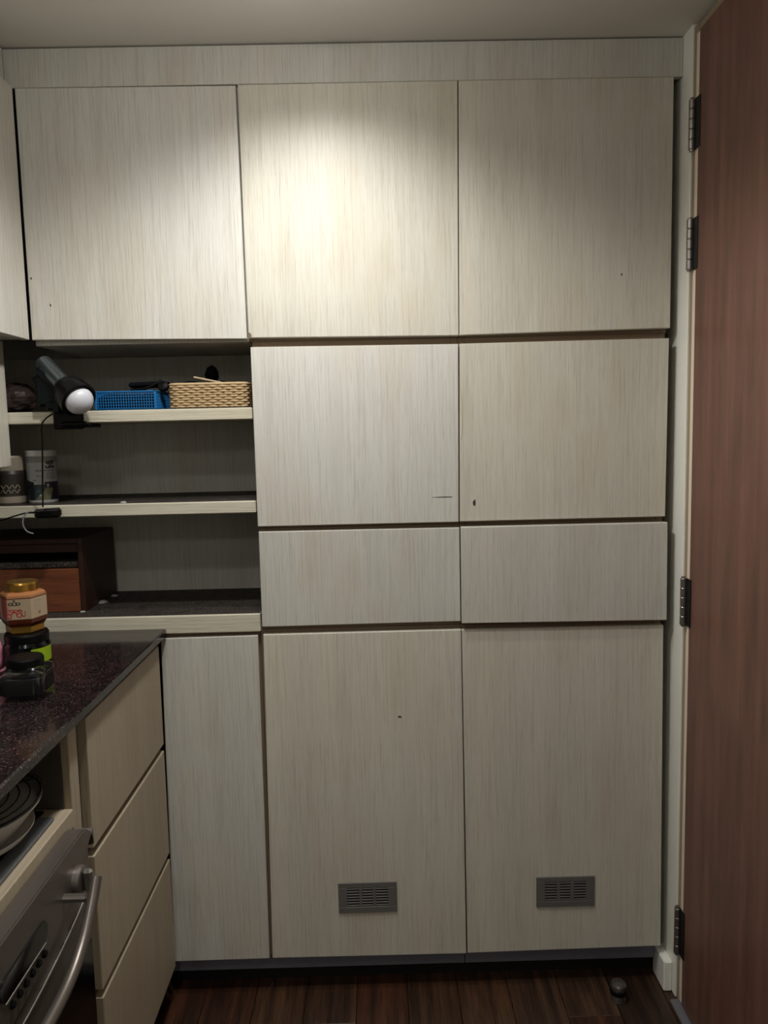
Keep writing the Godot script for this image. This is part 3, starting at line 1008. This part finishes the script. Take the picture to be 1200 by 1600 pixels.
func blue_basket() -> void:
	var t := thing("basket", "blue plastic lattice basket on the top shelf", "basket", Vector3(-0.566, 1.4368, -0.105), "storage baskets on the top shelf")
	var w := 0.068
	var d := 0.085
	var h := 0.043
	var st := mb()
	box(st, Vector3(-w, 0.0, -d), Vector3(w, 0.002, d), 0.0008)
	for sgn in [-1.0, 1.0]:
		for i in 23:
			var x := lerpf(-w + 0.004, w - 0.004, i / 22.0)
			box(st, Vector3(x - 0.0008, 0.001, sgn * d - 0.001), Vector3(x + 0.0008, h - 0.003, sgn * d + 0.001), 0.0004)
		for i in 27:
			var z := lerpf(-d + 0.004, d - 0.004, i / 26.0)
			box(st, Vector3(sgn * w - 0.001, 0.001, z - 0.0011), Vector3(sgn * w + 0.001, h - 0.003, z + 0.0011), 0.0004)
		for y in [0.004, 0.0105, 0.017, 0.0235, 0.030, 0.0365]:
			box(st, Vector3(-w, y - 0.0008, sgn * d - 0.0008), Vector3(w, y + 0.0008, sgn * d + 0.0008), 0.0003)
			box(st, Vector3(sgn * w - 0.0008, y - 0.001, -d), Vector3(sgn * w + 0.0008, y + 0.001, d), 0.0003)
	obj("lattice", st, M.blue_plastic, t)
	var r := mb()
	for sgn in [-1.0, 1.0]:
		box(r, Vector3(-w - 0.002, h - 0.004, sgn * d - 0.002), Vector3(w + 0.002, h, sgn * d + 0.002), 0.0012)
		box(r, Vector3(sgn * w - 0.002, h - 0.004, -d), Vector3(sgn * w + 0.002, h, d), 0.0012)
		for s2 in [-1.0, 1.0]:
			box(r, Vector3(sgn * w - 0.0045, 0.0, s2 * d - 0.002), Vector3(sgn * w + 0.0015, h, s2 * d + 0.002), 0.0012)
	obj("rim", r, M.blue_plastic, t)
	var f := mb()
	box(f, Vector3(-0.6315, 1.4392, -0.187), Vector3(-0.5005, 1.470, -0.0225), 0.006)
	tag(obj("cloth", f, M.navy_cloth), "dark navy cloth filling the blue basket", "cloth")
	var g := mb()
	box(g, Vector3(-0.05, 0.0, -0.03), Vector3(0.036, 0.012, 0.03), 0.004, Transform3D(Basis(Vector3.BACK, 0.03), Vector3(-0.522, 1.4905, -0.09)))
	var pc := obj("pouch", g, M.navy_cloth)
	tag(pc, "flat black pouch lying across the top of the blue basket", "pouch")
	var g2 := mb()
	tube(g2, curve([Vector3(-0.563, 1.483, -0.05), Vector3(-0.53, 1.485, -0.046), Vector3(-0.505, 1.496, -0.05), Vector3(-0.492, 1.504, -0.055)]), 0.0035, 10)
	lathe(g2, [Vector2(0.0, -0.008), Vector2(0.011, -0.006), Vector2(0.013, 0.0), Vector2(0.011, 0.006), Vector2(0.0, 0.008)], 20, Transform3D(Basis(Vector3.RIGHT, 1.2), Vector3(-0.487, 1.490, -0.05)))
	tag(obj("handle_tool", g2, M.black_plastic), "black handled tool with a round end on the blue basket", "tool")

func rounded_path(w: float, d: float, r: float, n: int) -> Array:
	# outline of a rounded rectangle: points with outward directions
	var out := []
	var per := 2.0 * (2 * w - 2 * r) + 2.0 * (2 * d - 2 * r) + TAU * r
	for i in n:
		var s := per * i / n
		var legs := [[Vector2(-w + r, d), Vector2(1, 0), 2 * w - 2 * r], [Vector2(w, d - r), Vector2(0, -1), 2 * d - 2 * r], [Vector2(w - r, -d), Vector2(-1, 0), 2 * w - 2 * r], [Vector2(-w, -d + r), Vector2(0, 1), 2 * d - 2 * r]]
		for k in 4:
			var l: float = legs[k][2]
			var dir: Vector2 = legs[k][1]
			var o := Vector2(-dir.y, dir.x)
			if s <= l:
				out.append([legs[k][0] + dir * s, o])
				break
			s -= l
			var arc := PI / 2 * r
			if s <= arc or k == 3:
				var a := minf(s, arc) / r
				var c: Vector2 = legs[k][0] + dir * l - o * r
				var v := o * cos(a) + dir * sin(a)
				out.append([c + v * r, v])
				break
			s -= arc
	return out

func wicker_basket() -> void:
	var t := thing("basket", "straw coloured woven basket on the top shelf beside the blue one", "basket", Vector3(-0.379, 1.4368, -0.11), "storage baskets on the top shelf")
	var w := 0.090
	var d := 0.09
	var path := rounded_path(w, d, 0.022, 200)
	var rows := 9
	var st := mb()
	for k in rows:
		var y := 0.0035 + k * 0.0057
		var p := []
		for i in path.size():
			var q: Array = path[i]
			var wob: float = 0.0016 * sin(TAU * i / 200.0 * 28.0 + PI * (k % 2))
			var pos: Vector2 = q[0] + q[1] * wob
			p.append(Vector3(pos.x, y + 0.0004 * sin(i * 1.7 + k), pos.y))
		tube(st, p, 0.0029, 6, true)
	obj("weave", st, M.wicker, t)
	var sk := mb()
	for i in 56:
		var q: Array = path[(i * 200 / 56) % 200]
		tube(sk, [Vector3(q[0].x, 0.001, q[0].y), Vector3(q[0].x, 0.053, q[0].y)], 0.0017, 5)
	obj("stakes", sk, M.wicker_dark, t)
	var rm := mb()
	var rp := []
	for q in path:
		rp.append(Vector3(q[0].x, 0.0545, q[0].y))
	tube(rm, rp, 0.0035, 8, true)
	obj("rim", rm, M.wicker, t)
	var ln := mb()
	var inner := rounded_path(w - 0.005, d - 0.005, 0.018, 40)
	var pl := PackedVector2Array()
	for q in inner:
		pl.append(q[0])
	prism(ln, pl, 0.0, 0.003, 0.001, Transform3D(Basis(Vector3.RIGHT, -PI / 2), Vector3(0, 0.001, 0)))
	obj("base", ln, M.wicker_dark, t)
	# its contents
	var f := mb()
	box(f, Vector3(-0.445, 1.4412, -0.185), Vector3(-0.312, 1.478, -0.04), 0.012)
	tag(obj("cloth", f, M.navy_cloth), "dark cloth filling the woven basket", "cloth")
	var s1 := mb()
	box(s1, Vector3(-0.045, -0.0025, -0.006), Vector3(0.04, 0.0025, 0.006), 0.0015, Transform3D(Basis(Vector3.BACK, -0.22), Vector3(-0.370, 1.4985, -0.04)))
	tag(obj("wooden_stick", s1, M.pale_stick), "flat pale wooden stick poking out of the woven basket", "stick")
	var s2 := mb()
	box(s2, Vector3(-0.004, -0.001, -0.006), Vector3(0.004, 0.022, 0.006), 0.001, Transform3D(Basis(Vector3.BACK, -0.3), Vector3(-0.365, 1.482, -0.10)))
	lathe(s2, [Vector2(0.0, -0.017), Vector2(0.010, -0.015), Vector2(0.016, -0.006), Vector2(0.017, 0.003), Vector2(0.013, 0.013), Vector2(0.0, 0.018)], 24, Transform3D(Basis(Vector3.BACK, 0.75).scaled(Vector3(0.95, 1.3, 0.4)), Vector3(-0.384, 1.517, -0.10)))
	tag(obj("black_spoon", s2, M.navy_cloth), "dark rounded spoon head standing up behind the woven basket rim", "spoon")
	var s3 := mb()
	blob(s3, Vector3(-0.432, 1.492, -0.09), Vector3(0.022, 0.012, 0.02), 0.3, 0.02, 21)
	tag(obj("dark_bundle", s3, M.navy_cloth), "small black bundle at the left end of the woven basket", "bundle")

func wooden_box() -> void:
	var t := thing("wooden_box", "old reddish brown wooden box with a dark slot on the ledge", "box", Vector3.ZERO)
	var x0 := -1.02
	var x1 := -0.703
	var z0 := -0.285
	var z1 := -0.060
	var yb := 0.9592
	var yt := 1.137
	var st := mb()
	box(st, Vector3(x1 - 0.012, yb, z0), Vector3(x1, yt, z1), 0.0015)
	box(st, Vector3(x0, yb, z0), Vector3(x0 + 0.012, yt, z1), 0.0015)
	box(st, Vector3(x0 + 0.012, yb, z0), Vector3(x1 - 0.012, yt, z0 + 0.008), 0.001)
	box(st, Vector3(x0 + 0.012, yb, z0 + 0.008), Vector3(x1 - 0.012, yb + 0.008, z1 - 0.012), 0.001)
	box(st, Vector3(x0 + 0.012, yt - 0.012, z0 + 0.008), Vector3(x1 - 0.012, yt, z1), 0.001)
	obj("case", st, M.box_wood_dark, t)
	uv_off = Vector2(0.1, 0.2)
	grain_x = true
	obj("front_board", one_box(Vector3(x0 + 0.0125, yb, z1 - 0.0115), Vector3(x1 - 0.0125, 1.064, z1 - 0.001), 0.0015), M.box_wood, t)
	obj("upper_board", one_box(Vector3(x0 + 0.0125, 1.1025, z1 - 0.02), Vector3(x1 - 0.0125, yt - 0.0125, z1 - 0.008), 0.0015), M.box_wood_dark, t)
	grain_x = false
	uv_off = Vector2.ZERO
	obj("dusty_lip", one_box(Vector3(x0 + 0.0125, 1.0645, z1 - 0.05), Vector3(x1 - 0.0125, 1.0795, z1 - 0.012), 0.002), M.dusty_laminate, t)

func tub_and_jar() -> void:
	var t := thing("food_tub", "white printed paper tub behind the hanging lamp cord", "tub", Vector3(-0.792, 1.2236, -0.075))
	var st := mb()
	lathe(st, [Vector2(0.0, 0.0), Vector2(0.031, 0.0), Vector2(0.033, 0.003), Vector2(0.0335, 0.008)], 40)
	obj("body", st, M.paper_white, t)
	st = mb()
	lathe(st, [Vector2(0.0335, 0.110), Vector2(0.0345, 0.1105), Vector2(0.0345, 0.1225), Vector2(0.033, 0.124), Vector2(0.031, 0.1225), Vector2(0.0, 0.1225)], 40)
	obj("lid", st, M.paper_white, t)
	var l := mb()
	lathe(l, [Vector2(0.0335, 0.008), Vector2(0.0335, 0.110)], 48, Transform3D(Basis(Vector3.UP, 0.42 + PI), Vector3.ZERO), -0.5, 1.5)
	obj("printed_label", l, M.tub_label, t)
	var j := thing("brown_jar", "squat dark brown jar with cream bands at the left end of the middle shelf", "jar", Vector3(-0.868, 1.2236, -0.075))
	var b := mb()
	lathe(b, [Vector2(0.0, 0.0), Vector2(0.034, 0.0), Vector2(0.0365, 0.003), Vector2(0.0365, 0.018)], 40)
	obj("base_band", b, M.jar_cream, j)
	var b2 := mb()
	lathe(b2, [Vector2(0.0365, 0.018), Vector2(0.0365, 0.070), Vector2(0.034, 0.078)], 40)
	obj("body", b2, M.jar_brown, j)
	var b3 := mb()
	lathe(b3, [Vector2(0.034, 0.078), Vector2(0.0345, 0.080), Vector2(0.0345, 0.108), Vector2(0.032, 0.113), Vector2(0.0, 0.113)], 40)
	obj("cap", b3, M.jar_cream, j)
	var w := mb()
	for k in 2:
		var pts := []
		for i in 26:
			var a := -0.5 + 1.5 * i / 25.0
			pts.append(Vector3(0.0367 * sin(a), 0.030 + 0.011 * k + 0.004 * sin(i * 1.1 + k * 2.0), 0.0367 * cos(a)))
		tube(w, pts, 0.0011, 5)
	obj("swirl_print", w, M.jar_cream, j)
	var g := mb()
	blob(g, Vector3(-0.868, 1.470, -0.12), Vector3(0.058, 0.044, 0.06), 0.6, 0.02, 5, 1.437)
	tag(obj("plastic_bag", g, M.bag_brown), "crumpled brownish plastic bag at the left end of the top shelf", "bag")

func jars() -> void:
	# back: a black jar with a green label, a hexagonal honey jar standing on it
	var k := thing("black_jar", "shiny black jar with a lime green label under the honey jar", "jar", Vector3(-0.678, 0.9281, 0.31))
	var st := mb()
	lathe(st, [Vector2(0.0, 0.0), Vector2(0.038, 0.0), Vector2(0.042, 0.004), Vector2(0.042, 0.056), Vector2(0.039, 0.062)], 40)
	obj("body", st, M.black_gloss, k)
	var ld := mb()
	lathe(ld, [Vector2(0.039, 0.062), Vector2(0.040, 0.063), Vector2(0.040, 0.076), Vector2(0.038, 0.0795), Vector2(0.0, 0.0795)], 40)
	obj("lid", ld, M.black_plastic, k)
	var gl := mb()
	var pts := []
	var nor := []
	var uvs := []
	for i in 2:
		var rp := []
		var rn := []
		var ru := []
		for s in 13:
			var a := lerpf(0.55, 1.75, s / 12.0)
			var n := Vector3(sin(a), 0, cos(a))
			var y := lerpf(0.046 - 0.022 * clampf((a - 0.55) / 0.6, 0.0, 1.0), 0.052, float(i))
			rp.append(n * 0.0423 + Vector3(0, y, 0))
			rn.append(n)
			ru.append(Vector2(s / 12.0, i))
		pts.append(rp)
		nor.append(rn)
		uvs.append(ru)
	smooth_grid(gl, pts, nor, uvs)
	obj("label", gl, M.label_green, k)

	var h := thing("honey_jar", "hexagonal amber honey jar with a gold lid and red printed label", "jar", Vector3(-0.682, 1.0078, 0.306))
	h.scale = Vector3(0.87, 0.90, 0.87)
	var hx := 0.73
	var b := mb()
	lathe(b, [Vector2(0.0, 0.0), Vector2(0.038, 0.0), Vector2(0.040, 0.003), Vector2(0.040, 0.015), Vector2(0.042, 0.018)], 6, Transform3D.IDENTITY, 0, 1, hx, true)
	obj("gold_base", b, M.gold, h)
	var bb := mb()
	lathe(bb, [Vector2(0.042, 0.018), Vector2(0.0465, 0.024), Vector2(0.0475, 0.03), Vector2(0.0475, 0.077), Vector2(0.0465, 0.082), Vector2(0.042, 0.087), Vector2(0.032, 0.090)], 6, Transform3D.IDENTITY, 0, 1, hx, true)
	obj("body", bb, M.honey, h)
	var sh := mb()
	lathe(sh, [Vector2(0.0481, 0.0785), Vector2(0.0472, 0.0835), Vector2(0.0425, 0.088), Vector2(0.032, 0.0905)], 6, Transform3D.IDENTITY, 0, 1, hx, true)
	obj("shoulder", sh, M.honey_light, h)
	var lb := mb()
	lathe(lb, [Vector2(0.0482, 0.0335), Vector2(0.0482, 0.0765)], 6, Transform3D.IDENTITY, -0.407, 1.593, hx - PI, true)
	obj("printed_label", lb, M.honey_label, h)
	var lid := mb()
	lathe(lid, [Vector2(0.031, 0.089), Vector2(0.0335, 0.0895), Vector2(0.034, 0.092), Vector2(0.034, 0.104), Vector2(0.0325, 0.1075), Vector2(0.030, 0.1085), Vector2(0.0, 0.1075)], 40)
	obj("gold_lid", lid, M.gold, h)

	# front: a thick square glass jar with something black inside
	var g := thing("glass_jar", "clear square glass jar with black contents at the worktop front", "jar", Vector3(-0.622, 0.9281, 0.445))
	var o := mb()
	var prof := []
	for p in [[0.046, 0.0], [0.050, 0.003], [0.0515, 0.01], [0.0515, 0.042], [0.049, 0.048], [0.036, 0.0515], [0.034, 0.053], [0.034, 0.055]]:
		prof.append(Vector2(p[0], p[1]))
	var gx := Transform3D(Basis(Vector3.UP, 0.08), Vector3.ZERO)
	square_lathe(o, prof, gx)
	obj("glass", o, M.clear_glass, g)
	var inn := mb()
	square_lathe(inn, [Vector2(0.0, 0.008), Vector2(0.045, 0.008), Vector2(0.049, 0.011), Vector2(0.0493, 0.036), Vector2(0.047, 0.039), Vector2(0.0, 0.0395)], gx)
	obj("contents", inn, M.black_gloss, g)
	var l2 := mb()
	lathe(l2, [Vector2(0.0285, 0.0525), Vector2(0.0305, 0.053), Vector2(0.031, 0.056), Vector2(0.031, 0.0655), Vector2(0.029, 0.0685), Vector2(0.0, 0.0695)], 40)
	obj("lid", l2, M.black_plastic, g)
	var pk := mb()
	blob(pk, Vector3(-0.738, 0.972, 0.335), Vector3(0.026, 0.046, 0.028), 0.4, 0.025, 12, 0.9282)
	tag(obj("plastic_bag", pk, M.bag_pink), "pink and white plastic bag at the left edge beside the jars", "bag")

func square_lathe(st: SurfaceTool, prof: Array, xf: Transform3D) -> void:
	# like lathe(), but every level is a square with rounded corners
	var n := 48
	var pts := []
	var nor := []
	var uvs := []
	for i in prof.size():
		var p: Vector2 = prof[i]
		var a: Vector2 = prof[max(i - 1, 0)]
		var b: Vector2 = prof[min(i + 1, prof.size() - 1)]
		var e := (b - a).normalized()
		var rp := []
		var rn := []
		var ru := []
		for s in n + 1:
			var t := TAU * s / n
			var c := Vector2(sin(t), cos(t))
			var k := pow(pow(absf(c.x), 5.0) + pow(absf(c.y), 5.0), -0.2)
			var d := Vector2(signf(c.x) * pow(absf(c.x * k), 4.0), signf(c.y) * pow(absf(c.y * k), 4.0)).normalized()
			rp.append(xf * Vector3(c.x * k * p.x * 0.8, p.y, c.y * k * p.x * 0.8))
			rn.append((xf.basis * Vector3(d.x * e.y, -e.x, d.y * e.y)).normalized())
			ru.append(Vector2(float(s) / n, float(i)))
		pts.append(rp)
		nor.append(rn)
		uvs.append(ru)
	smooth_grid(st, pts, nor, uvs)

func compartment() -> void:
	# the black mat with its grey front edge, a bowl, a tin and a wire rack in the bay above the oven
	var m := thing("hob_mat", "black speckled mat with a grey front edge in the oven bay", "mat", Vector3.ZERO)
	obj("mat", one_box(Vector3(-1.04, 0.7653, 0.56), Vector3(-0.5545, 0.770, 1.15), 0.0015), M.black_mat, m)
	obj("edge_strip", one_box(Vector3(-0.554, 0.7653, 0.585), Vector3(-0.528, 0.7715, 1.15), 0.0015), M.grey_strip, m)
	var c := Vector3(-0.638, 0.7702, 0.680)
	var b := thing("bowl", "white bowl standing on the black mat under the baking tin", "bowl", c)
	var st := mb()
	lathe(st, [Vector2(0.0, 0.0), Vector2(0.055, 0.0), Vector2(0.058, 0.004), Vector2(0.085, 0.008), Vector2(0.105, 0.018), Vector2(0.112, 0.027), Vector2(0.1115, 0.029), Vector2(0.104, 0.0215), Vector2(0.084, 0.0115), Vector2(0.0, 0.007)], 64)
	obj("dish", st, M.ceramic, b)
	var p := thing("baking_tin", "pale round tin stacked in the bowl under the wire rack", "tin", c + Vector3(0, 0.0122, 0))
	var s2 := mb()
	lathe(s2, [Vector2(0.0, 0.0), Vector2(0.080, 0.0), Vector2(0.083, 0.003), Vector2(0.124, 0.052), Vector2(0.125, 0.055), Vector2(0.122, 0.0535), Vector2(0.117, 0.046), Vector2(0.0, 0.045)], 64)
	obj("pan", s2, M.ceramic, p)
	var r := thing("cooling_rack", "round black wire cooling rack on top of the pale tin", "rack", c + Vector3(0, 0.0682, 0))
	for k in 8:
		var rad := 0.123 - k * 0.015
		var ring := []
		for i in 56:
			var a := TAU * i / 56.0
			ring.append(Vector3(rad * cos(a), 0.0022, rad * sin(a)))
		var w := mb()
		tube(w, ring, 0.0016 if k == 0 else 0.0011, 6, true)
		obj("ring", w, M.wire_black, r)
	for a in [0.75, 2.32]:
		for o in [-0.007, 0.007]:
			var d := Vector3(cos(a), 0, sin(a))
			var n: Vector3 = Vector3(-d.z, 0, d.x) * o
			var w := mb()
			tube(w, curve([-d * 0.129 + n + Vector3(0, -0.012, 0), -d * 0.127 + n + Vector3(0, 0.003, 0), -d * 0.06 + n + Vector3(0, 0.0052, 0), d * 0.06 + n + Vector3(0, 0.0052, 0), d * 0.127 + n + Vector3(0, 0.003, 0), d * 0.129 + n + Vector3(0, -0.012, 0)], 6), 0.0015, 6)
			obj("cross_wire", w, M.wire_black, r)

func door_stop() -> void:
	var t := thing("door_stop", "small steel and rubber door stop on the wooden floor", "door stop", Vector3(0.556, 0.0002, 0.05))
	var a := mb()
	lathe(a, [Vector2(0.0, 0.0), Vector2(0.018, 0.0), Vector2(0.0185, 0.002), Vector2(0.0175, 0.018)], 32)
	lathe(a, [Vector2(0.0175, 0.031), Vector2(0.0182, 0.033), Vector2(0.0182, 0.041), Vector2(0.016, 0.045), Vector2(0.0, 0.046)], 32)
	obj("post", a, M.hinge_steel, t)
	var b := mb()
	lathe(b, [Vector2(0.0175, 0.018), Vector2(0.0195, 0.019), Vector2(0.0205, 0.0245), Vector2(0.0195, 0.030), Vector2(0.0175, 0.031)], 32)
	obj("rubber_ring", b, M.black_plastic, t)

func _ready() -> void:
	rng.seed = 20240
	# ---- camera
	var cam := Camera3D.new()
	cam.name = "camera"
	cam.transform = Transform3D(Basis(Vector3(0.999678, -0.022058, 0.012561), Vector3(0.023248, 0.994296, -0.104095), Vector3(-0.010193, 0.104353, 0.994488)), Vector3(0.0, 1.3763, 1.7800))
	cam.fov = 66.848
	cam.near = 0.02
	add_child(cam)
	cam.current = true
	# ---- surroundings and exposure
	var we := WorldEnvironment.new()
	we.name = "surroundings"
	var env := Environment.new()
	env.background_mode = Environment.BG_COLOR
	env.background_color = Color(0.02, 0.02, 0.022)
	env.tonemap_mode = Environment.TONE_MAPPER_LINEAR
	env.tonemap_exposure = 1.0
	env.sdfgi_enabled = true
	env.ssao_enabled = true
	env.ssil_enabled = true
	we.environment = env
	add_child(we)
	materials()
	# ---- lamps: one close to the cupboards, two over the room, the farthest one added as fill
	downlight(Vector3(-0.12, CEIL, 0.32), [[0.50, 74.0, 0.66]], 0.006, "round downlight just above the middle upper cupboard")
	downlight(Vector3(-0.18, CEIL, 0.62), [[0.95, 74.0, 0.6]], 0.055, "round downlight over the floor in front of the cupboards")
	downlight(Vector3(-0.40, CEIL, 1.62), [[0.28, 72.0, 0.6]], 0.07, "round downlight over the viewer's left shoulder")
	downlight(Vector3(-0.35, CEIL, 2.9), [[0.42, 80.0, 0.6]], 0.13, "added fill lamp behind the viewer, built as a round downlight")  # unseen fill lamp, added for even frontal light into the niche
	# ---- structure, then things
	room()
	cupboards()
	open_shelves()
	left_run()
	oven()
	clip_lamp()
	blue_basket()
	wicker_basket()
	wooden_box()
	tub_and_jar()
	jars()
	compartment()
	door_stop()
